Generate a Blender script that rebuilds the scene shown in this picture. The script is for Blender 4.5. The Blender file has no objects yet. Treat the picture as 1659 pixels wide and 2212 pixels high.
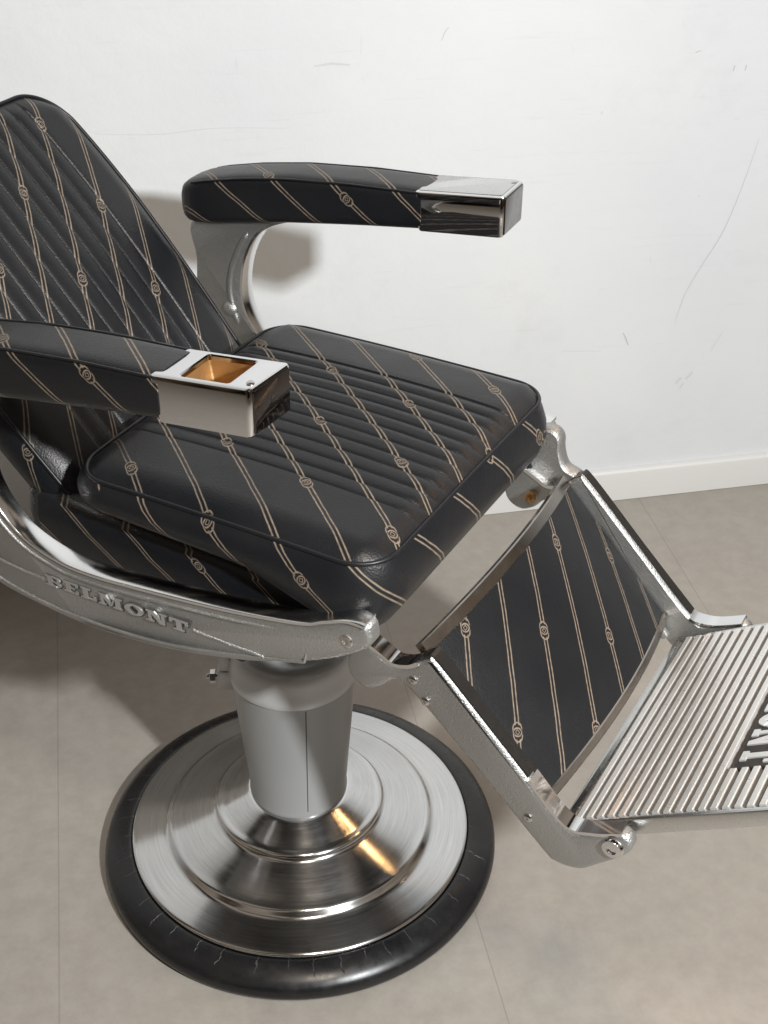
import bpy, bmesh, math, random
from mathutils import Vector, Matrix
random.seed(7)
R = math.radians
sc = bpy.context.scene
C = sc.collection
sc.view_settings.view_transform = 'Standard'
sc.view_settings.look = 'None'
sc.view_settings.exposure = 0

# ------------------------------------------------------------ node helpers
class NT:
    def __init__(s, mat):
        s.t = mat.node_tree; s.n = s.t.nodes; s.l = s.t.links
    def node(s, typ, **kw):
        n = s.n.new(typ)
        for k, v in kw.items(): setattr(n, k, v)
        return n
    def put(s, sock, v):
        if isinstance(v, bpy.types.NodeSocket): s.l.new(v, sock)
        else: sock.default_value = v
    def m(s, op, a, b=None, c=None, clamp=False):
        n = s.n.new('ShaderNodeMath'); n.operation = op; n.use_clamp = clamp
        s.put(n.inputs[0], a)
        if b is not None: s.put(n.inputs[1], b)
        if c is not None: s.put(n.inputs[2], c)
        return n.outputs[0]
    def less(s, a, thr, soft):            # soft (a < thr)
        n = s.n.new('ShaderNodeMapRange'); n.clamp = True
        s.put(n.inputs[0], a)
        n.inputs[1].default_value = thr - soft; n.inputs[2].default_value = thr + soft
        n.inputs[3].default_value = 1; n.inputs[4].default_value = 0
        return n.outputs[0]
    def mix(s, f, a, b):
        n = s.n.new('ShaderNodeMix'); n.data_type = 'RGBA'
        s.put(n.inputs[0], f); s.put(n.inputs[6], a); s.put(n.inputs[7], b)
        return n.outputs[2]
    def rng(s, v, a, b, c, d):
        n = s.n.new('ShaderNodeMapRange'); s.put(n.inputs[0], v)
        for i, q in enumerate((a, b, c, d)): n.inputs[i+1].default_value = q
        return n.outputs[0]
    def noise(s, vec, scale, detail=3, rough=.5):
        n = s.n.new('ShaderNodeTexNoise'); s.put(n.inputs['Vector'], vec)
        n.inputs['Scale'].default_value = scale; n.inputs['Detail'].default_value = detail
        n.inputs['Roughness'].default_value = rough
        return n.outputs[0]
    def mapping(s, vec, scale=(1,1,1), loc=(0,0,0), rot=(0,0,0)):
        n = s.n.new('ShaderNodeMapping'); s.put(n.inputs[0], vec)
        n.inputs['Location'].default_value = loc; n.inputs['Rotation'].default_value = rot; n.inputs['Scale'].default_value = scale
        return n.outputs[0]
    def bump(s, h, strength, dist, normal=None):
        n = s.n.new('ShaderNodeBump'); s.put(n.inputs['Height'], h)
        n.inputs['Strength'].default_value = strength; n.inputs['Distance'].default_value = dist
        if normal is not None: s.put(n.inputs['Normal'], normal)
        return n.outputs[0]

def new_mat(name, color=(.5,.5,.5), metallic=0, rough=.5):
    mt = bpy.data.materials.new(name); mt.use_nodes = True
    b = mt.node_tree.nodes['Principled BSDF']
    b.inputs['Base Color'].default_value = (*color, 1)
    b.inputs['Metallic'].default_value = metallic
    b.inputs['Roughness'].default_value = rough
    return mt, b, NT(mt)

M = {}
def make_leather(name, stripes=True):
    mt, b, t = new_mat(name)
    uv = t.node('ShaderNodeUVMap').outputs[0]
    sx = t.node('ShaderNodeSeparateXYZ'); t.l.new(uv, sx.inputs[0])
    x, y = sx.outputs[0], sx.outputs[1]
    n1 = t.noise(uv, 14, 3)
    n2 = t.noise(uv, 900, 3, .6)
    vor = t.node('ShaderNodeTexVoronoi'); t.l.new(uv, vor.inputs['Vector']); vor.inputs['Scale'].default_value = 560
    base = t.mix(n1, (.0066,.0082,.0112,1), (.0122,.0128,.0148,1))
    dust = t.noise(uv, 210, 2, .5)
    base = t.mix(t.rng(dust, .74, .80, 0, .25), base, (.12,.11,.10,1))
    rgh = t.m('ADD', t.m('MULTIPLY', n1, .16), .30)
    if stripes:
        wob = t.m('MULTIPLY', t.m('SUBTRACT', t.noise(uv, 30, 2), .5), .002)
        u = t.m('SUBTRACT', t.m('MULTIPLY', x, .78), t.m('MULTIPLY', y, .626))
        v = t.m('ADD', t.m('ADD', t.m('MULTIPLY', x, .626), t.m('MULTIPLY', y, .78)), wob)
        v = t.m('SUBTRACT', v, .028)
        S, P = .0585, .236
        vi = t.m('ROUND', t.m('DIVIDE', v, S))
        dv = t.m('SUBTRACT', v, t.m('MULTIPLY', vi, S))
        par = t.m('FLOORED_MODULO', vi, 2.0)
        du = t.m('SUBTRACT', u, t.m('MULTIPLY', par, P/2))
        du = t.m('SUBTRACT', t.m('FLOORED_MODULO', t.m('ADD', du, P/2-.062), P), P/2)
        lines = t.less(t.m('ABSOLUTE', t.m('SUBTRACT', t.m('ABSOLUTE', dv), .0024)), .00080, .0004)
        def el(cx, cy, rx, ry, p=2):
            a = t.m('ABSOLUTE', t.m('DIVIDE', t.m('SUBTRACT', du, cx), rx)); c = t.m('ABSOLUTE', t.m('DIVIDE', t.m('SUBTRACT', dv, cy), ry))
            return t.m('POWER', t.m('ADD', t.m('POWER', a, p), t.m('POWER', c, p)), 1/p)
        big = el(0, 0, .0086, .0062)
        # knot: two rope bights woven into each other around a small diamond
        e1 = el(.0030, 0, .0076, .0060, 2.2); e2 = el(-.0030, 0, .0076, .0060, 2.2)
        r1 = t.less(t.m('ABSOLUTE', t.m('SUBTRACT', e1, 1)), .11, .06)
        r2 = t.less(t.m('ABSOLUTE', t.m('SUBTRACT', e2, 1)), .11, .06)
        # strands pass over and under: each bight breaks where the other crosses on one side
        over = t.m('GREATER_THAN', t.m('MULTIPLY', du, dv), 0.0)
        near1 = t.less(t.m('ABSOLUTE', t.m('SUBTRACT', e1, 1)), .24, .04); near2 = t.less(t.m('ABSOLUTE', t.m('SUBTRACT', e2, 1)), .24, .04)
        r1 = t.m('MULTIPLY', r1, t.m('SUBTRACT', 1.0, t.m('MULTIPLY', near2, over)))
        r2 = t.m('MULTIPLY', r2, t.m('SUBTRACT', 1.0, t.m('MULTIPLY', near1, t.m('SUBTRACT', 1.0, over))))
        dia = t.m('ADD', t.m('ABSOLUTE', du), t.m('ABSOLUTE', dv))
        r3 = t.less(t.m('ABSOLUTE', t.m('SUBTRACT', dia, .0028)), .0006, .0003)
        outside = t.m('SUBTRACT', 1.0, t.less(big, 1.0, .05))
        mask = t.m('MULTIPLY', lines, outside)
        for r in (r1, r2, r3): mask = t.m('MAXIMUM', mask, r)
        mask = t.m('MULTIPLY', mask, t.rng(t.noise(uv, 160, 2), .3, .6, .6, 1.0))
        base = t.mix(mask, base, (.270,.212,.160,1))
        rgh = t.m('ADD', rgh, t.m('MULTIPLY', mask, .08))
    t.l.new(base, b.inputs['Base Color'])
    t.put(b.inputs['Roughness'], rgh)
    b.inputs['Specular IOR Level'].default_value = .50
    b.inputs['Specular Tint'].default_value = (1,.965,.93,1)
    bp = t.bump(t.m('ADD', vor.outputs['Distance'], t.m('MULTIPLY', n2, .6)), .34, .0006)
    bp = t.bump(t.noise(uv, 20, 2), .14, .006, bp)
    t.l.new(bp, b.inputs['Normal'])
    return mt
M['leather'] = make_leather('striped_black_leather')
M['plain'] = make_leather('plain_black_leather', False)

def metal(name, color, rough, var=.06, bump=None, scale=40, metallic=1):
    mt, b, t = new_mat(name, color, metallic, rough)
    oc = t.node('ShaderNodeTexCoord').outputs['Object']
    n = t.noise(oc, scale, 4, .6)
    t.put(b.inputs['Roughness'], t.rng(n, .3, .7, max(.02, rough-var), rough+var))
    if bump:
        t.put(b.inputs['Normal'], t.bump(t.noise(oc, bump[0], 3, .6), bump[1], bump[2]))
    return mt
M['chrome'] = metal('polished_chrome', (.76,.76,.77), .06, .02)
M['nose'] = metal('painted_dark_reflection', (.10,.085,.08), .07, .02)  # dark room's reflection put into the colour of the chrome nose
M['rail'] = metal('bright_rail_chrome', (.82,.82,.82), .16, .03)
M['satin'] = metal('worn_satin_chrome', (.66,.66,.65), .26, .05)
M['letter'] = metal('raised_letter_metal', (.56,.56,.55), .34, .05, None, 60, .8)
M['tread'] = metal('worn_bright_aluminium', (.80,.81,.81), .34, .08, (500,.25,.0006), 60, .6)
M['bed'] = metal('dark_tread_bed', (.07,.067,.062), .5, .08, None, 60, .6)
M['steel'] = metal('bright_screw_steel', (.6,.58,.55), .25, .06)
M['trim'] = metal('dull_trim_steel', (.38,.35,.32), .20, .06)
M['brass'] = metal('stained_brass_tin', (.50,.29,.12), .42, .12, (90,.3,.002), 60, .75)
mt_, b_, t_ = new_mat('silver_grey_enamel', (.31,.315,.315), 0, .34)
b_.inputs['Coat Weight'].default_value = .4; b_.inputs['Coat Roughness'].default_value = .2
M['grey_paint'] = mt_
mt_, b_, t_ = new_mat('pale_silver_enamel', (.52,.525,.525), .2, .30)
b_.inputs['Coat Weight'].default_value = .4; b_.inputs['Coat Roughness'].default_value = .2
M['pale_paint'] = mt_

def cast():
    mt, b, t = new_mat('hammered_grey_cast_metal', (.4,.4,.38), .85, .38)
    oc = t.node('ShaderNodeTexCoord').outputs['Object']
    n = t.noise(oc, 8, 4); n2 = t.noise(oc, 420, 3, .6)
    t.l.new(t.mix(n, (.41,.412,.405,1), (.54,.54,.53,1)), b.inputs['Base Color'])
    t.put(b.inputs['Roughness'], t.rng(n2, .3, .7, .32, .48))
    t.put(b.inputs['Normal'], t.bump(n2, .75, .0017))
    return mt
M['cast'] = cast()

def brushed():
    mt, b, t = new_mat('spun_brushed_chrome', (.58,.575,.57), 1, .2)
    oc = t.node('ShaderNodeTexCoord').outputs['Object']
    sx = t.node('ShaderNodeSeparateXYZ'); t.l.new(oc, sx.inputs[0])
    rad = t.m('SQRT', t.m('ADD', t.m('MULTIPLY', sx.outputs[0], sx.outputs[0]), t.m('MULTIPLY', sx.outputs[1], sx.outputs[1])))
    cb = t.node('ShaderNodeCombineXYZ'); t.l.new(rad, cb.inputs[0])
    ring = t.noise(cb.outputs[0], 700, 3, .7)
    ang = t.m('ARCTAN2', sx.outputs[1], sx.outputs[0])
    ca = t.node('ShaderNodeCombineXYZ'); t.put(ca.inputs[0], ang); t.put(ca.inputs[1], t.m('MULTIPLY', rad, 160))
    streak = t.noise(ca.outputs[0], 2.2, 4, .7)
    pat = t.noise(oc, 7, 5, .65)
    t.l.new(t.mix(t.rng(streak,.3,.7,0,1), (.58,.578,.575,1), (.77,.767,.763,1)), b.inputs['Base Color'])
    t.put(b.inputs['Roughness'], t.m('ADD', t.rng(pat, .3, .7, .09, .15), t.m('MULTIPLY', streak, .08)))
    t.put(b.inputs['Normal'], t.bump(ring, .05, .0006))
    tg = t.node('ShaderNodeTangent'); tg.direction_type = 'RADIAL'; tg.axis = 'Z'
    b.inputs['Anisotropic'].default_value = .65
    b.inputs['Anisotropic Rotation'].default_value = .25
    t.l.new(tg.outputs[0], b.inputs['Tangent'])
    return mt
M['brushed'] = brushed()

def rubber():
    mt, b, t = new_mat('cracked_black_rubber', (.012,.012,.013), 0, .33)
    oc = t.node('ShaderNodeTexCoord').outputs['Object']
    sx = t.node('ShaderNodeSeparateXYZ'); t.l.new(oc, sx.inputs[0])
    ang = t.m('ARCTAN2', sx.outputs[1], sx.outputs[0])
    rad = t.m('SQRT', t.m('ADD', t.m('MULTIPLY', sx.outputs[0], sx.outputs[0]), t.m('MULTIPLY', sx.outputs[1], sx.outputs[1])))
    nz = t.noise(oc, 55, 4, .6)
    a2 = t.m('ADD', ang, t.m('MULTIPLY', nz, .06))
    cb = t.node('ShaderNodeCombineXYZ'); t.l.new(a2, cb.inputs[0])
    vor = t.node('ShaderNodeTexVoronoi'); vor.feature = 'DISTANCE_TO_EDGE'; vor.voronoi_dimensions = '1D'
    t.l.new(a2, vor.inputs['W']); vor.inputs['Scale'].default_value = 6.5
    crack = t.less(vor.outputs['Distance'], .012, .007)
    lim = t.rng(t.noise(cb.outputs[0], 5, 2), .3, .7, .262, .292)
    inner = t.less(t.m('SUBTRACT', rad, lim), 0, .004)
    crack = t.m('MULTIPLY', crack, inner)
    dust = t.noise(oc, 26, 5, .7)
    col = t.mix(t.rng(dust, .5, .85, 0, .5), (.010,.010,.011,1), (.035,.033,.030,1))
    t.l.new(t.mix(t.m('MULTIPLY', crack, .75), col, (.085,.08,.07,1)), b.inputs['Base Color'])
    t.put(b.inputs['Roughness'], t.rng(dust, .3, .7, .22, .40))
    t.put(b.inputs['Normal'], t.bump(t.m('SUBTRACT', 1.0, crack), .5, .002))
    return mt
M['rubber'] = rubber()
M['dark'] = new_mat('dark_under_metal', (.05,.05,.048), .5, .5)[0]
M['letter_shadow'] = new_mat('painted_letter_shadow', (.065,.062,.058), .2, .6)[0]  # shadow around the raised letters, put into the colour
M['black_edge'] = metal('worn_black_enamel', (.03,.028,.026), .3, .08, (300,.3,.001), 60, .3)
M['seamdark'] = new_mat('dark_gap', (.05,.05,.05), 0, .6)[0]

def wall_mat():
    mt, b, t = new_mat('scuffed_white_wall_paint', (.8,.8,.8), 0, .55)
    oc = t.node('ShaderNodeTexCoord').outputs['Object']
    n = t.noise(oc, 1.6, 4); n2 = t.noise(oc, 9, 5, .7)
    col = t.mix(t.rng(n, .3, .7, 0, 1), (.715,.74,.76,1), (.79,.805,.815,1))
    # faint horizontal scuffs and small dashes
    s1 = t.noise(t.mapping(oc, (3.2, 1, 60), (0,0,0), (0, R(4), 0)), 1.6, 5, .75)
    col = t.mix(t.rng(s1, .60, .80, 0, .33), col, (.55,.545,.54,1))
    s2 = t.noise(t.mapping(oc, (26, 1, 7), (3,0,1), (0, R(25), 0)), 1.4, 4, .7)
    col = t.mix(t.rng(s2, .67, .80, 0, .28), col, (.50,.495,.49,1))
    s3 = t.noise(oc, 55, 2, .5)
    col = t.mix(t.rng(s3, .75, .84, 0, .45), col, (.47,.46,.45,1))
    s4 = t.noise(t.mapping(oc, (1,1,1), (5,0,2)), 4, 6, .75)
    col = t.mix(t.rng(s4, .58, .72, 0, .24), col, (.62,.625,.63,1))
    t.l.new(col, b.inputs['Base Color'])
    t.put(b.inputs['Roughness'], t.rng(n2, .3, .7, .42, .62))
    t.put(b.inputs['Normal'], t.bump(t.noise(oc, 35, 5, .6), .18, .006))
    return mt
M['wall'] = wall_mat()
M['skirt'] = new_mat('white_skirting_paint', (.74,.735,.72), 0, .4)[0]
M['scuff'] = new_mat('grey_scuff', (.54,.55,.56), 0, .6)[0]
M['scuff2'] = new_mat('pale_scuff', (.665,.675,.685), 0, .6)[0]

def floor_mat():
    mt, b, t = new_mat('taupe_vinyl_floor', (.4,.35,.3), 0, .45)
    oc = t.node('ShaderNodeTexCoord').outputs['Object']
    sx = t.node('ShaderNodeSeparateXYZ'); t.l.new(oc, sx.inputs[0])
    n = t.noise(oc, 2.2, 6, .62); n2 = t.noise(oc, 28, 6, .72); n3 = t.noise(oc, 260, 3, .6)
    col = t.mix(t.rng(n, .25, .75, 0, 1), (.335,.305,.268,1), (.380,.350,.312,1))
    col = t.mix(t.rng(n2, .35, .72, 0, .40), col, (.44,.408,.366,1))
    col = t.mix(t.rng(n2, .60, .3, 0, .22), col, (.24,.214,.184,1))
    col = t.mix(t.rng(n3, .66, .78, 0, .4), col, (.57,.55,.525,1))
    dx = t.m('ABSOLUTE', t.m('SUBTRACT', t.m('FLOORED_MODULO', t.m('ADD', sx.outputs[0], .37+.3), .6), .3))
    seam = t.less(dx, .0010, .0006)
    col = t.mix(t.m('MULTIPLY', seam, .32), col, (.15,.13,.11,1))
    t.l.new(col, b.inputs['Base Color'])
    t.put(b.inputs['Roughness'], t.rng(n2, .3, .7, .36, .58))
    h = t.m('SUBTRACT', n2, t.m('MULTIPLY', seam, .5))
    t.put(b.inputs['Normal'], t.bump(h, .12, .003))
    return mt
M['floor'] = floor_mat()

# ------------------------------------------------------------ mesh helpers
def mk(name, V, F, mat, parent=None, uv=None, smooth=38, label=None):
    me = bpy.data.meshes.new(name)
    bm = bmesh.new()
    vs = [bm.verts.new(v) for v in V]
    bm.verts.index_update()
    for f in F:
        try: bm.faces.new([vs[i] for i in f])
        except ValueError: pass
    bmesh.ops.recalc_face_normals(bm, faces=bm.faces)
    if uv:
        lay = bm.loops.layers.uv.new('UVMap')
        for f in bm.faces:
            for lp in f.loops: lp[lay].uv = uv[lp.vert.index]
    bm.to_mesh(me); bm.free()
    me.polygons.foreach_set('use_smooth', [True]*len(me.polygons))
    me.set_sharp_from_angle(angle=R(smooth))
    me.materials.append(mat)
    o = bpy.data.objects.new(name, me); C.objects.link(o)
    if parent: o.parent = parent
    if label: o['label'] = label
    return o

class G:                                     # geometry collector
    def __init__(s): s.V = []; s.F = []; s.U = []
    def loft(s, rings, closed=True, cap0=False, cap1=False, uvr=None, loop=False):
        n = len(rings[0]); b = len(s.V)
        for k, r in enumerate(rings):
            s.V += [Vector(p) for p in r]
            s.U += list(uvr[k]) if uvr else [(0,0)]*n
        K = len(rings)
        for k in range(K if loop else K-1):
            k2 = (k+1) % K
            for i in range(n if closed else n-1):
                j = (i+1) % n
                s.F.append((b+k*n+i, b+k*n+j, b+k2*n+j, b+k2*n+i))
        if cap0: s.F.append(tuple(b+i for i in range(n)))
        if cap1: s.F.append(tuple(b+(K-1)*n+i for i in range(n)))
        return s
    def box(s, c, d, rot=None, bev=0):
        def pt(x, y, z):
            p = Vector((x, y, z))
            if rot is not None: p = rot @ p
            return Vector(c) + p
        bv = min(bev, min(d)*.45)
        hx, hy, hz = d[0]/2, d[1]/2, d[2]/2
        def sec(i, z):
            o = rr(-hx+i, hx-i, -hy+i, hy-i, max(bv-i, .00005) if bv else 0, 4 if bv else 1)
            return [pt(x, y, z) for x, y in o]
        if bv: lv = [(bv,-hz),(bv*.3,-hz+bv*.3),(0,-hz+bv),(0,hz-bv),(bv*.3,hz-bv*.3),(bv,hz)]
        else: lv = [(0,-hz),(0,hz)]
        return s.loft([sec(i, z) for i, z in lv], True, True, True)
    def tube(s, path, r, closed=False, n=8, caps=True):
        P = [Vector(p) for p in path]; m = len(P); rings = []
        up = None
        for i in range(m):
            a = P[(i-1) % m] if (closed or i > 0) else P[i]
            c = P[(i+1) % m] if (closed or i < m-1) else P[i]
            t = (c-a).normalized() if (c-a).length > 1e-9 else Vector((1,0,0))
            if up is None:
                up = Vector((0,0,1)) if abs(t.z) < .9 else Vector((0,1,0))
            up = (up - t*up.dot(t)).normalized()
            sd = t.cross(up)
            rad = r[i] if isinstance(r, (list, tuple)) else r
            rings.append([P[i] + (up*math.sin(2*math.pi*k/n) + sd*math.cos(2*math.pi*k/n))*rad for k in range(n)])
        return s.loft(rings, True, caps and not closed, caps and not closed, None, closed)
    def lathe(s, prof, n=96, c=(0,0,0), ax=None):
        q = ax if ax is not None else Matrix.Identity(3)
        rings = [[Vector(c) + q @ Vector((r*math.cos(2*math.pi*k/n), r*math.sin(2*math.pi*k/n), z)) for k in range(n)] for r, z in prof]
        return s.loft(rings, True, prof[0][0] > 0, prof[-1][0] > 0)
    def out(s, name, mat, parent=None, smooth=38, label=None, uv=False):
        return mk(name, s.V, s.F, mat, parent, s.U if uv else None, smooth, label)

def rr(x0, x1, y0, y1, r, n=6):              # rounded rectangle, counter-clockwise
    if r <= 0: return [(x0,y0),(x1,y0),(x1,y1),(x0,y1)]
    o = []
    for cx, cy, a in ((x1-r,y0+r,-90),(x1-r,y1-r,0),(x0+r,y1-r,90),(x0+r,y0+r,180)):
        for k in range(n+1):
            t = R(a + 90*k/n); o.append((cx+r*math.cos(t), cy+r*math.sin(t)))
    return o
def cat(P, closed=False, sub=6):             # Catmull-Rom through points
    P = [Vector(p) for p in P]; m = len(P); o = []
    for i in range(m if closed else m-1):
        if closed: p0,p1,p2,p3 = P[i-1],P[i],P[(i+1)%m],P[(i+2)%m]
        else: p0,p1,p2,p3 = P[max(i-1,0)],P[i],P[i+1],P[min(i+2,m-1)]
        for k in range(sub):
            t = k/sub
            o.append(.5*((2*p1)+(p2-p0)*t+(2*p0-5*p1+4*p2-p3)*t*t+(3*p1-p0-3*p2+p3)*t**3))
    if not closed: o.append(P[-1])
    return o
def lerp(tab, x):
    tab = sorted(tab)
    if x <= tab[0][0]: return tab[0][1]
    for (a, va), (b, vb) in zip(tab, tab[1:]):
        if x <= b: return va + (vb-va)*(x-a)/(b-a)
    return tab[-1][1]
def inset2(P, d):
    m = len(P); A = sum(P[i][0]*P[(i+1)%m][1]-P[(i+1)%m][0]*P[i][1] for i in range(m))
    sg = 1 if A > 0 else -1; o = []
    for i in range(m):
        a, c = P[i-1], P[(i+1)%m]
        t = Vector((c[0]-a[0], c[1]-a[1])).normalized()
        o.append((P[i][0]-t.y*sg*d, P[i][1]+t.x*sg*d))
    return o

# ------------------------------------------------------------ the setting
def struct(o, label, cat_):
    o['kind'] = 'structure'; o['label'] = label; o['category'] = cat_; return o
g = G(); WY = .82
g.V = [Vector(p) for p in ((-4,-5,0),(5,-5,0),(5,WY+.05,0),(-4,WY+.05,0))]; g.F = [(0,1,2,3)]; g.U = [(0,0)]*4
struct(g.out('floor', M['floor']), 'taupe vinyl floor with thin seams under the barber chair', 'floor')
g = G().box((.5, WY+.05, 1.5), (9, .1, 3.0))
wall = struct(g.out('wall', M['wall']), 'white painted wall with grey scuffs behind the barber chair', 'wall')
g = G()
sec = [(0,.001),(-.013,.001),(-.013,.062),(-.012,.068),(-.009,.072),(-.005,.0735),(0,.0735)]
g.loft([[(x, WY+y-.0005, z) for y, z in sec] for x in (-4,5)], True, True, True)
g.out('skirting_board', M['skirt'], wall, 25)
def scuff(marks, mat, name):
    g = G()
    for pts, w in marks:
        m = len(pts)
        for i in range(m):
            a = Vector(pts[max(i-1,0)]); c = Vector(pts[min(i+1,m-1)])
            t = (c-a).normalized(); nn = Vector((-t.y, t.x)); ww = w*(.35+.65*math.sin(math.pi*(i+.5)/m))*.5
            for s in (1,-1):
                q = Vector(pts[i])+nn*ww*s
                g.V.append(Vector((q.x, WY-.0007, q.y))); g.U.append((0,0))
            if i: b = len(g.V); g.F.append((b-4,b-3,b-1,b-2))
    return g.out(name, mat, wall)
def crv(p): return [(v.x, v.y) for v in cat([(a,b,0) for a,b in p], False, 8)]
dk = [([(.386,.970),(.392,.985),(.398,.992)],.0013),([(.84,.925),(.850,.928)],.002),
      ([(.915,.888),(.917,.898)],.0022),([(.937,.888),(.939,.898)],.0022),([(.762,.388),(.77,.372),(.775,.360)],.0024),
      (crv([(.984,.76),(.962,.66),(.938,.58),(.905,.515),(.88,.46),(.866,.40)]),.0013)]
pl = [(crv([(-.20,.850),(-.10,.842),(0,.846),(.12,.838)]),.0014),([(.17,.94),(.20,.943),(.23,.939)],.004),([(.249,.955),(.25,.985)],.0008),
      ([(.885,.262),(.895,.275)],.007),([(.905,.27),(.918,.285)],.007),([(.895,.25),(.902,.262)],.005),
      ([(.80,.545),(.802,.533)],.0015),([(.93,.80),(.942,.803)],.0016),([(.64,.36),(.72,.352)],.0012),([(.95,.33),(.97,.37)],.0025)]
scuff(dk, M['scuff'], 'dark_scuffs'); scuff(pl, M['scuff2'], 'pale_scuffs')

# ------------------------------------------------------------ the chair
chair = bpy.data.objects.new('barber_chair', None); C.objects.link(chair)
chair.rotation_euler = (0, 0, R(-40.5))
chair['label'] = 'vintage black striped leather barber chair with chrome arms on a round base'
chair['category'] = 'barber chair'

# base: low brushed slopes between small rolled steps
def slope(a, b, n=5): return [(a[0]+(b[0]-a[0])*k/n, a[1]+(b[1]-a[1])*k/n) for k in range(n+1)]
prof = [(.255,.042),(.2547,.0450),(.2525,.0470)]+slope((.249,.0482),(.206,.0590))+[(.2015,.0610),(.1980,.0645),(.1945,.0680),(.1890,.0700)]+slope((.182,.0725),(.1325,.0925),4)+[(.1285,.0945),(.1262,.0970),(.1245,.1005),(.1220,.1025),(.1185,.1038)]+slope((.114,.1053),(.0785,.1220),4)+[(.074,.1235),(.070,.1237)]
p2 = [(v.x, v.y) for v in cat([(a,b,0) for a,b in prof], False, 3)]
base = G().lathe(p2, 180).out('base', M['brushed'], chair, 50)
rp = [(.250,.001),(.290,.001),(.296,.005),(.2985,.011),(.2983,.016),(.2965,.022),(.2925,.027),(.285,.0325),(.275,.0375),(.263,.0415),(.2580,.0425),(.2560,.0415),(.2552,.037)]
G().lathe(rp, 160).out('rubber_ring', M['rubber'], base, 60)
# column
cp = [(.0690,.122),(.0722,.1240),(.0726,.1265),(.0724,.1295),(.0713,.132),(.0885,.347),(.0885,.349),(.052,.349),(.052,.58)]
col = G().lathe(cp, 128).out('column', M['grey_paint'], chair, 40)
kp = [(.0880,.3495),(.0908,.351),(.0916,.356),(.0912,.362),(.0896,.367),(.0872,.382),(.0846,.398),(.0790,.406),(.069,.409),(.053,.410)]
G().lathe(kp, 128).out('collar', M['pale_paint'], col, 50)
sd = Vector((.689,-.723,0)); ang = math.atan2(sd.y, sd.x)
g = G(); q = []
for z, r in ((.135,.0715),(.345,.0883)):
    q.append([(math.cos(ang+d)*rr_, math.sin(ang+d)*rr_, z) for d, rr_ in ((-.008,r-.002),(-.008,r+.0004),(.008,r+.0004),(.008,r-.002))])
g.loft(q, True, True, True); g.out('seam', M['seamdark'], col)
# collar bracket and clamp screw at the left of the column
lf = Vector((-.869,-.494,0)); tn = Vector((.494,-.869,0))
rotb = Matrix(((lf.x, tn.x, 0),(lf.y, tn.y, 0),(0,0,1)))
br = G().box(lf*.094+Vector((0,0,.336)), (.026,.026,.034), rotb, .004).box(lf*.094+Vector((0,0,.370)), (.018,.030,.030), rotb, .004).box(lf*.06+Vector((0,0,.416)), (.085,.026,.010), rotb, .003).out('clamp_bracket', M['cast'], chair)
ax = Matrix(((tn.x, 0, lf.x),(tn.y, 0, lf.y),(0,1,0)))
g = G().lathe([(.0045,0),(.0045,.018),(.003,.020)], 16, lf*.104+Vector((0,0,.335)), ax)
g.lathe([(.0085,0),(.0100,.001),(.0100,.008),(.0085,.009)], 6, lf*.110+Vector((0,0,.335)), ax)
g.out('clamp_screw', M['steel'], br, 30)

# under frame
uf = G().box((.0,0,.585), (.26,.20,.05), None, .01).box((.02,0,.565),(.12,.44,.02),None,.004).out('seat_support', M['dark'], chair)

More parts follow.
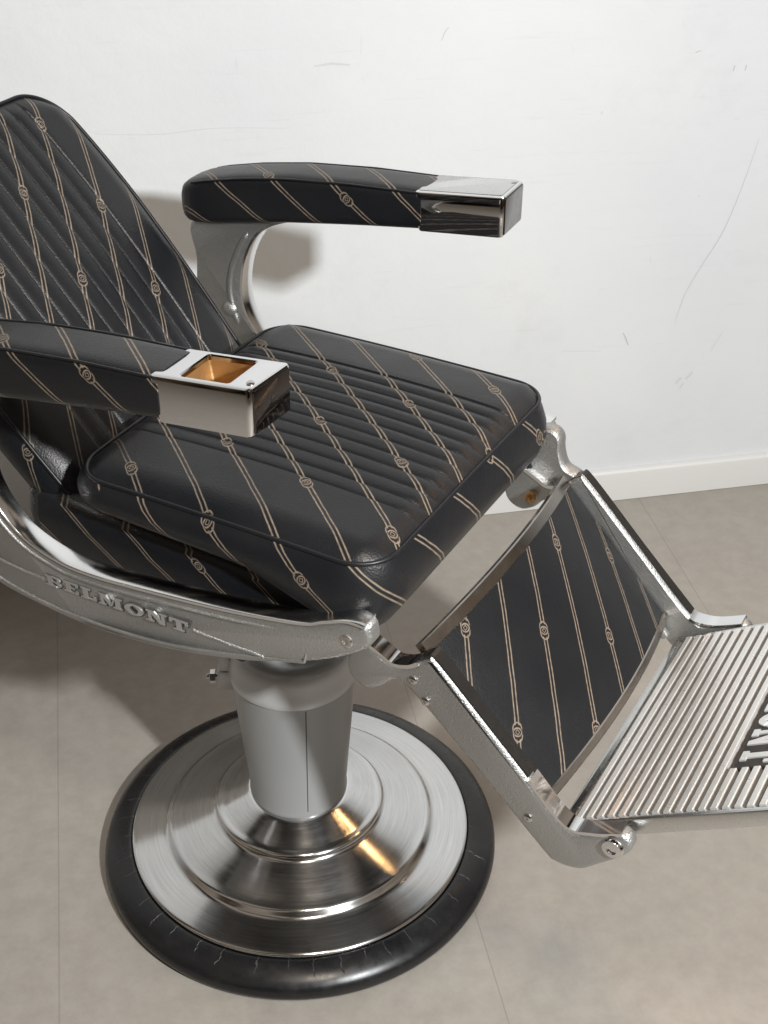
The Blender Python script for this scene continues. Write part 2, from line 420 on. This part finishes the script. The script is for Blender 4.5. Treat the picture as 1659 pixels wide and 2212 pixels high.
# upholstered cushion: rows run along the channels, rim carries piping, side is a wrapped strip
def cushion(name, a0, a1, b, r, T, zb, crown, chan, rings, rot=0.0, edge=.012, ew=.03, amp=.0035, ex=.45, label=None, taper=None, tuck=0.0):
    c0, c1, nc = chan; cs = (c1-c0)/nc; st = cs/12
    ys = [c0+st*k for k in range(int(round((c1-c0)/st))+1)]
    y = c0-st
    while y > -b+.004: ys.insert(0, y); y -= st
    y = c1+st
    while y < b-.004: ys.append(y); y += st
    ys = [-b,-b+.0004,-b+.0015]+ys+[b-.0015,b-.0004,b]
    def lim(y):
        dy = max(0, abs(y)-(b-r)); dx = r-math.sqrt(max(0, r*r-dy*dy)); return a0+dx, a1-dx
    def tp(x, y): return y*(taper(x) if taper else 1)
    N = 72
    ss = [0,.002,.008]+[i/N for i in range(1, N)]+[.992,.998,1]
    V=[];F=[];U=[]
    def top(x, y):
        cx = (a0+a1)/2
        X0, X1 = lim(y)
        d = min(x-X0, X1-x, b-abs(y)); d = max(0, d)
        h = crown*(1-((x-cx)/((a1-a0)/2))**2*.75)*(1-(y/b)**2*.75)
        if d < ew: h -= edge*(1-d/ew)**2
        if c0-1e-6 <= y <= c1+1e-6:
            ph = abs(math.sin(math.pi*(y-c0)/cs)); fd = min(1, d/.022)
            h += amp*(ph**ex-.9)*fd
        else:
            dd = min(abs(y-c0), abs(y-c1)); h += .10*amp*min(1, dd/.01)
        return h
    cr, sr = math.cos(rot), math.sin(rot)
    def uvp(x, y): return (x*cr-y*sr, x*sr+y*cr)
    n = len(ss)
    for y in ys:
        X0, X1 = lim(y)
        for s in ss:
            x = X0+(X1-X0)*s
            V.append(T(x, tp(x,y), top(x,y))); U.append(uvp(x,y))
    for j in range(len(ys)-1):
        for i in range(n-1): F.append((j*n+i, j*n+i+1, (j+1)*n+i+1, (j+1)*n+i))
    loop = [(a, ys[0]) for a in [lim(ys[0])[0]+(lim(ys[0])[1]-lim(ys[0])[0])*s for s in ss]]
    loop += [(lim(y)[1], y) for y in ys[1:]]
    X0, X1 = lim(ys[-1]); loop += [(X0+(X1-X0)*s, ys[-1]) for s in reversed(ss[:-1])]
    loop += [(lim(y)[0], y) for y in reversed(ys[1:-1])]
    def nrm(x, y):
        q = Vector((x-min(max(x,a0+r),a1-r), y-min(max(y,-b+r),b-r)))
        return q.normalized() if q.length > 1e-6 else Vector((0,-1))
    s = loop[0][0]; S = []
    for i, p in enumerate(loop):
        if i: s += math.dist(p, loop[i-1])
        S.append(s)
    m = len(loop)
    lp2 = loop+[loop[0]]; S.append(S[-1]+math.dist(loop[-1], loop[0]))
    bs = len(V)
    for off, fr in rings:
        for (x, y), sx in zip(lp2, S):
            nn = nrm(x, y); h0 = top(x, y); h1 = zb(x, y); h = h0+(h1-h0)*fr
            of = off - tuck*max(0,nn.x)*max(0,fr-.3)**1.5
            X, Y = x+nn.x*of, y+nn.y*of
            V.append(T(X, tp(x,Y), h)); U.append(uvp(sx, -b-(h0-h)*(1-.30*max(0,nn.x))))
    for k in range(len(rings)-1):
        for i in range(m): F.append((bs+k*(m+1)+i, bs+k*(m+1)+i+1, bs+(k+1)*(m+1)+i+1, bs+(k+1)*(m+1)+i))
    F.append(tuple(bs+(len(rings)-1)*(m+1)+i for i in range(m)))
    o = mk(name, V, F, M['leather'], chair, U, 50, label)
    path = []; last = None
    for x, y in loop:
        if last and math.dist((x,y), last) < .0025: continue
        nn = nrm(x, y); path.append(T(x+nn.x*.0015, tp(x, y+nn.y*.0015), top(x,y)+.0008)); last = (x,y)
    G().tube(path, .0027, True, 8).out('piping', M['plain'], o, 60)
    return o

def zb_seat(x, y):
    z = .712-.05*(x+.15)
    if x > .10: z -= .050*min(1, (x-.10)/.14)
    return z-.765
seat = cushion('seat', -.152, .264, .224, .048, lambda x,y,h: Vector((x, y+.003, .766+h+.005*max(0,(x+.15))/.4)), zb_seat, .014,
               (-.126,.126,11), [(.001,0),(.007,.10),(.0125,.26),(.0155,.45),(.0145,.65),(.009,.83),(.000,.95),(-.010,1.0),(-.04,1.03)], 0, .014, .035, .0034, .5, None, None, .042)
# seat base pan below the cushion
def turn(L): return L[-1:]+L[:-1]
SB = (-.255,.222,-.210,.210)
def sb_ring(off, zf):
    return [(x, y, zf(x)) for x, y in turn(rr(SB[0]-off, SB[1]+off, SB[2]-off, SB[3]+off, .03, 8))]
ol = turn(rr(*SB,.03,8)); per=[0]
for i in range(1,len(ol)): per.append(per[-1]+math.dist(ol[i],ol[i-1]))
lv = [(-.01,lambda x:.700-.10*max(0,x-.05)),(0,lambda x:.690-.15*max(0,x-.1)),(.002,lambda x:.66-.06*max(0,x)),(0,lambda x:.622-.03*max(0,x)),(-.02,lambda x:.614)]
G().loft([sb_ring(o,f) for o,f in lv], True, True, True, [[(s-.395, -.27+f(0)-.7) for s in per] for o,f in lv]).out('seat_base', M['leather'], chair, 45, None, True)

# backrest
O = Vector((-.190,0,.718)); UP = Vector((-.663,0,.749)).normalized(); NR = Vector((.749,0,.663)).normalized()
def Tb(x, y, h):                            # x runs down the back (negative up)
    return O + UP*(-x) + Vector((0,y,0)) + NR*h
back = cushion('backrest', -.445, .125, .203, .062, Tb, lambda x,y: -.062, .012, (-.13,.13,10),
               [(.001,0),(.005,.12),(.008,.3),(.009,.6),(.004,.9),(-.01,1.0)], R(-8), .012, .03, .0024, .6,
               None, lambda x: 1-.10*max(0,(-x-.22)/.22)**2 - .05*max(0,(min(x,.045)+.2)/.25)**2)

# ------------------------------------------------------------ slab serif lettering
def letter(ch):
    r = lambda a,b,c,d: [(a,b),(c,b),(c,d),(a,d)]
    def arc(cx, cy, Rx, Ry, rx, ry, a0, a1, n=12):
        o = []
        for k in range(n):
            t0, t1 = R(a0+(a1-a0)*k/n), R(a0+(a1-a0)*(k+1)/n)
            o.append([(cx+Rx*math.cos(t0),cy+Ry*math.sin(t0)),(cx+Rx*math.cos(t1),cy+Ry*math.sin(t1)),(cx+rx*math.cos(t1),cy+ry*math.sin(t1)),(cx+rx*math.cos(t0),cy+ry*math.sin(t0))])
        return o
    if ch=='B': return .76,[r(.1,0,.32,1),r(0,.86,.47,1),r(0,0,.47,.14),r(.3,.44,.47,.56)]+arc(.47,.72,.28,.28,.1,.15,-90,90)+arc(.47,.28,.29,.28,.1,.15,-90,90)
    if ch=='E': return .72,[r(.1,0,.32,1),r(0,.86,.7,1),r(0,0,.7,.14),r(.3,.44,.54,.57),r(.58,.68,.7,.88),r(.58,.12,.7,.34)]
    if ch=='L': return .72,[r(.1,0,.32,1),r(0,.86,.44,1),r(0,0,.7,.14),r(.57,.12,.7,.38)]
    if ch=='M': return 1.06,[r(.08,0,.22,1),r(.76,0,.98,1),[(.08,1),(.34,1),(.60,.1),(.48,.1)],[(.50,.1),(.60,.1),(.80,1),(.74,1)],r(0,0,.32,.13),r(.66,0,1.06,.13),r(0,.88,.16,1),r(.90,.88,1.06,1)]
    if ch=='O': return .86,arc(.43,.5,.43,.51,.2,.37,0,360,28)
    if ch=='N': return .92,[r(.1,0,.23,1),r(.69,0,.82,1),[(.1,1),(.36,1),(.82,0),(.62,0)],r(0,0,.34,.13),r(0,.88,.2,1),r(.58,.88,.92,1)]
    return .82,[r(.30,0,.52,1),r(0,.86,.82,1),r(0,.64,.12,.88),r(.70,.64,.82,.88),r(.18,0,.64,.13)]
def grow(p, w, h):                           # fatten a convex stroke by w, h
    cx = sum(a for a,b in p)/len(p); cy = sum(b for a,b in p)/len(p)
    return [(a+math.copysign(w,a-cx) if abs(a-cx)>1e-6 else a, b+math.copysign(h,b-cy) if abs(b-cy)>1e-6 else b) for a,b in p]
def lettering(name, word, width, height, pos, depth, mat, parent, fat=0.0):
    tot = sum(letter(c)[0] for c in word)+.13*(len(word)-1); sx = width/tot; u = 0; g = G(); k = 0
    for c in word:
        w, polys = letter(c)
        for p in polys:
            if fat: p = grow(p, fat/sx, fat/height)
            k += 1; d = depth+.00004*(k % 9)
            g.loft([[pos((u+x)*sx-width/2, (y-.5)*height, 0) for x,y in p],[pos((u+x)*sx-width/2,(y-.5)*height,d) for x,y in p]], True, False, True)
        u += w+.13
    return g.out(name, mat, parent, 30)

# ------------------------------------------------------------ side castings
TOP = [(.290,.724),(.284,.737),(.260,.736),(.230,.723),(.198,.709),(.10,.689),(-.017,.673),(-.09,.666),(-.140,.669),(-.190,.688),(-.222,.724),(-.234,.765),(-.227,.815),(-.206,.858),(-.178,.882),(-.130,.902)]
BOT = [(-.305,.868),(-.312,.80),(-.318,.70),(-.300,.630),(-.255,.596),(-.184,.583),(-.098,.579),(.007,.590),(.107,.614),(.171,.637),(.232,.666),(.272,.693),(.289,.710)]
def SP(f, l, z, sg):                         # the castings close in and dip towards the front
    q = min(1, max(0, (f+.12)/.38)); q = q*q*(3-2*q); d = .030*q
    return Vector((f-.62*d, sg*(l-d), z-.97*d))
def casting(sg):
    pts = [(v.x, v.y) for v in cat([(a,b,0) for a,b in TOP+BOT], True, 5)]
    g = G(); lay = [(.256,.004),(.259,0),(.273,0),(.2775,.0025),(.280,.006)]
    g.loft([[SP(x, l, z, sg) for x,z in inset2(pts, i)] for l,i in lay], True, True, True)
    o = g.out('side_casting', M['cast'], chair, 45)
    path = [(v.x, v.y) for v in cat([(a,b,0) for a,b in TOP[1:]], False, 7)]
    rings = []
    for i,(x,z) in enumerate(path):
        a, c = path[max(i-1,0)], path[min(i+1,len(path)-1)]
        t = Vector((c[0]-a[0], c[1]-a[1])).normalized(); nn = Vector((t.y,-t.x))   # towards the open side
        P = lambda l, h: SP(x+nn.x*h, l, z+nn.y*h, sg)
        rings.append([P(.2565,-.003),P(.2555,.001),P(.257,.0018),P(.280,.0018),P(.2818,.001),P(.2818,-.0025),P(.279,-.0025)])
    G().loft(rings, True, True, True).out('chrome_edge', M['rail'], o, 30)
    # raised rims and the boss at the front
    def ridge(pp, l=.2800): return [SP(v.x, l, v.y, sg) for v in cat([(a,b,0) for a,b in pp], False, 5)]
    g = G()
    g.tube(ridge([(.205,.695),(.10,.676),(-.017,.660),(-.09,.653),(-.145,.656),(-.200,.677),(-.240,.725),(-.251,.78)]), .0022, False, 8)
    g.tube(ridge([(.205,.655),(.107,.625),(.007,.601),(-.098,.591),(-.184,.595),(-.25,.610),(-.29,.645)]), .0022, False, 8)
    g.tube(ridge([(.205,.695),(.209,.675),(.205,.655)]), .0020, False, 8)
    g.tube(ridge([(.055,.640),(.10,.6395),(.15,.640)]), [.0024]*10+[.0012], False, 8)
    g.tube(ridge([(-.165,.631),(-.20,.632),(-.25,.637)]), .0024, False, 8)
    g.tube(ridge([(-.218,.862),(-.233,.838),(-.249,.800),(-.254,.760),(-.243,.715)], .2562), [.0010]+[.0038]*19+[.001], False, 10)
    g.out('raised_rim', M['cast'], o, 45)
    if sg < 0:
        lettering('lettering_shadow', 'BELMONT', .208, .0152, lambda u,v,h: SP(-.0557+u, .2794+h, .6362+v+u*.035, sg), .0012, M['letter_shadow'], o, .0010)  # offset dark copy of the letters paints their shadow outline
        lettering('lettering', 'BELMONT', .208, .0152, lambda u,v,h: SP(-.056+u, .2795+h, .637+v+u*.035, sg), .0026, M['letter'], o)
    axm = Matrix(((1,0,0),(0,0,sg),(0,1,0)))
    G().lathe([(.0085,0),(.0085,.0015),(.007,.003),(.0035,.0034),(.0030,.0020),(.0002,.0020)], 24, SP(.261,.2795,.708,sg), axm).out('screw', M['steel'], o)
    # hinge of the backrest and link to the leg rest
    G().lathe([(.012,-.004),(.0115,.001),(.009,.004),(.005,.006),(.0005,.007)], 28, (-.256, sg*.2555, .737), Matrix(((1,0,0),(0,0,-sg),(0,1,0)))).out('hinge_bolt', M['cast'], o)
    if sg > 0:
        pb = [(v.x,v.y) for v in cat([(a,b,0) for a,b in ((.262,.712),(.280,.714),(.290,.704),(.292,.684),(.300,.664),(.318,.656),(.312,.640),(.286,.634),(.262,.640),(.250,.660),(.252,.692))], True, 5)]
        G().loft([[(x,l,z) for x,z in inset2(pb,i)] for l,i in ((.206,.003),(.209,0),(.226,0),(.230,.004))], True, True, True).out('hinge_bracket', M['cast'], o, 45)
    return o
casting(-1); casting(1)

# ------------------------------------------------------------ armrests
TOPT = [(.066,.986),(-.04,.978),(-.14,.966),(-.22,.951),(-.28,.936),(-.31,.926),(-.325,.914),(-.332,.895)]
BOTT = [(.066,.931),(-.04,.914),(-.14,.896),(-.22,.879),(-.28,.866),(-.31,.862),(-.325,.866),(-.332,.880)]
def armrest(sg, lid):
    lc = sg*.274
    fs = [.066,.064,.05,.02,-.02,-.06,-.10,-.14,-.18,-.22,-.25,-.28,-.30,-.313,-.322,-.328,-.332]
    rings = []; uvr = []; n = 40
    for f in fs:
        zt, zb = lerp(TOPT,f), lerp(BOTT,f); w = .071-.002*max(0,(f+.05)/.11)
        if f < -.285: w *= math.sqrt(max(.12, 1-((-.285-f)/.05)**2))
        if f > .065: w -= .006; zt -= .003; zb += .003
        zc, h = (zt+zb)/2, zt-zb
        rg = []; arc = [0]
        for k in range(n+1):
            t = R(-90)+2*math.pi*k/n; cx, cz = math.cos(t), math.sin(t)
            e = .42
            rg.append((f, lc+w/2*math.copysign(abs(cx)**e, cx), zc+h/2*math.copysign(abs(cz)**e, cz)))
        for k in range(1,n+1): arc.append(arc[-1]+math.dist(rg[k],rg[k-1]))
        hf = arc[-1]/2
        rings.append(rg); uvr.append([(f, lc+hf-a) for a in arc])
    pad = G().loft(rings, False, True, True, uvr).out('armrest', M['leather'], chair, 55, None, True)
    g = G()
    for s in (1,-1):
        pth = []
        for k in range(34):
            f = .062-.36*k/33; w = .071-.002*max(0,(f+.05)/.11)
            if f < -.285: w *= math.sqrt(max(.12, 1-((-.285-f)/.05)**2))
            pth.append((f, lc+s*(w/2-.0022), lerp(TOPT,f)-.0042))
        g.tube(pth, .0017, False, 6)
    g.out('piping', M['plain'], pad, 60)
    # chrome end, its nose upright
    A = Matrix.Translation((.056, lc, .9565)) @ Matrix.Rotation(R(-7.5), 4, 'Y')
    L, H, W = .124, .0270, .0335
    def shear(x, y, z): return x+(z*math.tan(R(8))-.002*(1+sg*y/W))*max(0,x/L)
    def ring(i, z, r, box=None):
        x0,x1,y0,y1 = box or (0+i, L-i, -W+i, W-i)
        return [A @ Vector((x if box else shear(x,y,z),y,z)) for x,y in rr(x0,x1,y0,y1,r,6)]
    rs = [ring(.003,-H,.0045),ring(.0010,-H+.0010,.0055),ring(0,-H+.003,.006),ring(0,H-.004,.006),ring(.0010,H-.0014,.0055),ring(.003,H-.0003,.0045),ring(.0045,H,.004)]
    ob = (.034,.094,-.0255,.0245)
    if lid:
        rs += [ring(0,H,.004,(ob[0]-.0015,ob[1]+.0015,ob[2]-.0015,ob[3]+.0015)),ring(0,H-.0015,.004,ob),ring(0,H-.006,.004,ob)]
        end = G().loft(rs, True, True, False).out('chrome_end', M['chrome'], pad, 35, 'chrome arm end with an open ashtray well')
        rs = [ring(0,H-.0055,.004,ob),ring(0,-H+.014,.004,(ob[0]+.002,ob[1]-.002,ob[2]+.002,ob[3]-.002)),ring(0,-H+.008,.003,(ob[0]+.005,ob[1]-.005,ob[2]+.005,ob[3]-.005))]
        well = G().loft(rs, True, False, True).out('ashtray_well', M['brass'], pad, 40)
    else:
        end = G().loft(rs, True, True, False).out('chrome_end', M['chrome'], pad, 35, 'chrome arm end closed by a flat satin lid')
        rs = [ring(.0048,H-.003,.004),ring(.0048,H+.0004,.004),ring(.0056,H+.001,.0035)]
        G().loft(rs, True, False, True).out('ashtray_lid', M['satin'], pad, 40)
    # added dark plate standing for a dark room reflected in the chrome nose
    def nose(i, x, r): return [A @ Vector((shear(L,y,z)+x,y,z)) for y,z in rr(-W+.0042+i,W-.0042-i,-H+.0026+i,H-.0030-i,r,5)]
    G().loft([nose(0,-.001,.003),nose(0,.0004,.003),nose(.0008,.0010,.0025)], True, False, True).out('nose_reflection', M['nose'], pad, 35)
    G().lathe([(.0042,-.002),(.0042,.001),(.003,.002),(.0004,.0022)], 16, A @ Vector((L-.008,-.020 if lid else .018,H)), A.to_3x3()).out('screw', M['steel'], pad)
armrest(-1, True); armrest(1, False)

# ------------------------------------------------------------ leg rest
ARM = [(.238,.658),(.262,.645),(.281,.636),(.300,.641),(.324,.661),(.337,.657),(.42,.573),(.498,.496),(.530,.500),(.563,.516),(.576,.503),(.568,.484),(.543,.458),(.521,.438),(.492,.434),(.472,.447),(.39,.528),(.302,.609),(.281,.613),(.264,.596),(.246,.587),(.228,.594),(.221,.612),(.226,.642)]
def legarm(sg):
    pts = [(v.x, v.y) for v in cat([(a,b,0) for a,b in ARM], True, 4)]
    g = G(); lay = [(.197,.003),(.200,0),(.212,0),(.2155,.002),(.217,.006)]
    g.loft([[(x, sg*l, z) for x,z in inset2(pts,i)] for l,i in lay], True, True, True)
    o = g.out('leg_rest_arm', M['cast'], chair, 45)
    def ribbon(pp, l0, l1, t, d=-.003):
        path = [(v.x,v.y) for v in cat([(a,b,0) for a,b in pp], False, 6)]; rings = []
        for i,(x,z) in enumerate(path):
            a, c = path[max(i-1,0)], path[min(i+1,len(path)-1)]
            e = Vector((c[0]-a[0],c[1]-a[1])).normalized(); nn = Vector((-e.y,e.x))
            rings.append([(x+nn.x*h, sg*l, z+nn.y*h) for l,h in ((l0,d),(l0,t),(l1,t),(l1,d))])
        return G().loft(rings, True, True, True)
    ribbon([(.232,.660),(.262,.646),(.281,.637),(.300,.642),(.312,.651)], .195, .2165, .002).out('chrome_edge', M['chrome'], o)
    if sg < 0:
        ribbon([(.312,.6515),(.324,.662),(.338,.657),(.42,.5735),(.450,.544)], .1955, .2125, .0016).out('black_edge', M['black_edge'], o)
        ribbon([(.452,.542),(.498,.4965),(.530,.5005),(.563,.5165)], .195, .2165, .0014).out('chrome_edge', M['chrome'], o)
    else:
        ribbon([(.312,.6515),(.324,.662),(.338,.657),(.42,.5735),(.494,.5005)], .2040, .2165, .0010, -.0012).out('black_edge', M['black_edge'], o)
        ribbon([(.496,.4985),(.506,.4965),(.530,.5005),(.563,.5165)], .195, .2165, .0012).out('chrome_edge', M['chrome'], o)
    axm = Matrix(((1,0,0),(0,0,sg),(0,1,0)))
    for f,z,r in ((.307,.626,.0055),(.323,.602,.0055),(.455,.487,.0055)):
        G().lathe([(r,-.002),(r,.001),(r*.75,.0022),(r*.3,.0024),(r*.25,.0012),(.0003,.0012)], 20, (f, sg*.217, z), axm).out('screw', M['steel'], o)
    G().lathe([(.013,-.006),(.013,.002),(.0115,.0045),(.006,.0052),(.0055,.003),(.0005,.003)], 24, (.556, sg*.217, .494), axm).out('pivot_bolt', M['chrome'], o)
    axi = Matrix(((1,0,0),(0,0,-sg),(0,1,0)))
    G().lathe([(.005,-.004),(.005,.006),(.008,.006),(.008,.011),(.004,.011),(.004,.016),(.0005,.017)], 6, (.262, sg*.198, .616), axi).out('hinge_nut', M['brass'], o, 30)
legarm(-1); legarm(1)
P0 = Vector((.304,0,.657)); P1 = Vector((.463,0,.489)); SD = (P1-P0).normalized(); LN = (P1-P0).length; PN = Vector((-SD.z,0,SD.x))
def panel(name, s0, s1, t0, t1, mat, par, uv=False, W=.1948, bow=.027):
    rings=[]; uvr=[]
    for k in range(41):
        l = -W+2*W*k/40; h = bow*(1-(l/W)**2)
        pr = [(s0,t0),(s0,t1-.0015),(s0+.0015,t1)]+[(s0+.0015+(s1-s0-.003)*j/8,t1) for j in range(1,8)]+[(s1-.0015,t1),(s1,t1-.0015),(s1,t0)]
        rings.append([P0+SD*s+PN*(h+t)+Vector((0,l,0)) for s,t in pr]); uvr.append([(s+.1,l) for s,t in pr])
    return G().loft(rings, True, True, True, uvr).out(name, mat, par, 40, None, uv)
lr = panel('leg_rest', .006, LN-.004, -.006, .002, M['leather'], chair, True)
panel('top_trim', -.003, .013, -.006, .0040, M['trim'], lr)
panel('bottom_trim', LN-.008, LN+.003, -.006, .0040, M['trim'], lr)

# ------------------------------------------------------------ footplate
F0 = Vector((.487,0,.466)); FA = R(32); FD = Vector((math.cos(FA),0,math.sin(FA))); FN = Vector((-math.sin(FA),0,math.cos(FA)))
FR = Matrix(((FD.x,0,FN.x),(0,1,0),(FD.z,0,FN.z)))
def FP(s,l,h): return F0+FD*s+FN*h+Vector((0,l,0))
foot = G().box(FP(.175,0,-.010), (.35,.366,.012), FR, .003)
foot.box(FP(.175,-.187,-.008), (.35,.008,.022), FR, .003).box(FP(.175,.187,-.008), (.35,.008,.022), FR, .003)
foot.box(FP(.004,0,-.004), (.016,.36,.012), FR, .003)
foot = foot.out('footplate', M['satin'], chair, 40)
G().box(FP(.180,0,-.0035), (.334,.364,.003), FR).out('groove_bed', M['bed'], foot)
g = G(); s = .020; SC = .216
while s < .345:
    segs = [(-.183,.183)]
    if abs(s-SC) < .031: segs = [(-.183,-.116),(.116,.183)]
    for l0,l1 in segs:
        pr = [(s-.0043,-.005),(s-.0040,.0037),(s-.0034,.0042),(s+.0034,.0042),(s+.0040,.0037),(s+.0043,-.005)]
        g.loft([[FP(a,l,h) for a,h in pr] for l in (l0,l1)], True, True, True)
    s += .0142
g.out('ribbed_tread', M['tread'], foot, 25)
G().box(FP(SC,0,-.0010), (.058,.230,.005), FR, .0015).out('badge', M['bed'], foot)
lettering('lettering', 'BELMONT', .214, .047, lambda u,v,h: FP(SC+v, -u, .0012+h), .0020, M['tread'], foot, .0006)
for sg in (-1,1):
    G().box(FP(.030,sg*.188,-.012), (.075,.012,.018), FR, .003).out('mounting_lug', M['cast'], foot)
    G().box((.455,sg*.187,.480),(.045,.010,.012),Matrix.Rotation(R(45),3,'Y'),.003).out('mounting_bracket', M['cast'], lr)

# ------------------------------------------------------------ light
w = bpy.data.worlds.new('World'); sc.world = w; w.use_nodes = True
t = NT(w); bg = w.node_tree.nodes['Background']
tc = t.node('ShaderNodeTexCoord').outputs['Generated']
sx = t.node('ShaderNodeSeparateXYZ'); t.l.new(tc, sx.inputs[0])
rp_ = t.node('ShaderNodeValToRGB'); t.put(rp_.inputs[0], t.rng(sx.outputs[2], -1, 1, 0, 1))
e = rp_.color_ramp.elements
e[0].position = .45; e[0].color = (.06,.042,.027,1); e[1].position = 1; e[1].color = (.52,.46,.40,1)
for p, c in ((.50,(.07,.051,.035,1)),(.58,(.20,.165,.13,1)),(.75,(.37,.32,.27,1))):
    q = e.new(p); q.color = c
nz = t.noise(t.mapping(tc,(1.6,1.6,.9)), 1.6, 2)
colw = t.mix(t.rng(nz,.46,.54,0,1), (.08,.075,.07,1), (2.0,1.93,1.86,1))
mm = t.node('ShaderNodeMix'); mm.data_type='RGBA'; mm.blend_type='MULTIPLY'; mm.inputs[0].default_value=1
t.l.new(rp_.outputs[0], mm.inputs[6]); t.l.new(colw, mm.inputs[7]); t.l.new(mm.outputs[2], bg.inputs[0])
bg.inputs[1].default_value = .34
def area(name, loc, tgt, size, power, color, sy=None):
    d = bpy.data.lights.new(name,'AREA'); d.energy = power; d.color = color; d.size = size
    if sy: d.shape='RECTANGLE'; d.size_y = sy
    o = bpy.data.objects.new(name,d); C.objects.link(o); o.location = loc
    o.rotation_euler = (Vector(tgt)-Vector(loc)).to_track_quat('-Z','Y').to_euler(); return o
area('key_lamp', (.85,-2.1,2.12), (.1,.5,.6), .10, 90, (.96,.987,1))
area('ceiling_lamp', (.05,-1.45,2.75), (-.1,.1,.3), .22, 20, (1,.88,.74), .35)
d = bpy.data.lights.new('warm_spot','SPOT'); d.energy = 22; d.color = (1,.56,.23); d.spot_size = R(62); d.spot_blend = 1; d.shadow_soft_size = .11
o = bpy.data.objects.new('warm_spot', d); C.objects.link(o); o.location = (1.15,.12,2.0)
o.rotation_euler = (Vector((.62,-.26,0))-o.location).to_track_quat('-Z','Y').to_euler()

# ------------------------------------------------------------ camera
cd = bpy.data.cameras.new('Camera'); cam = bpy.data.objects.new('Camera', cd); C.objects.link(cam)
cam.location = (-.163,-1.523,1.666); cam.rotation_euler = (R(55.5), 0, R(-10.9))
cd.sensor_fit = 'VERTICAL'; cd.sensor_height = 24; cd.lens = 33.29
cd.clip_start = .05; cd.clip_end = 100
sc.camera = cam
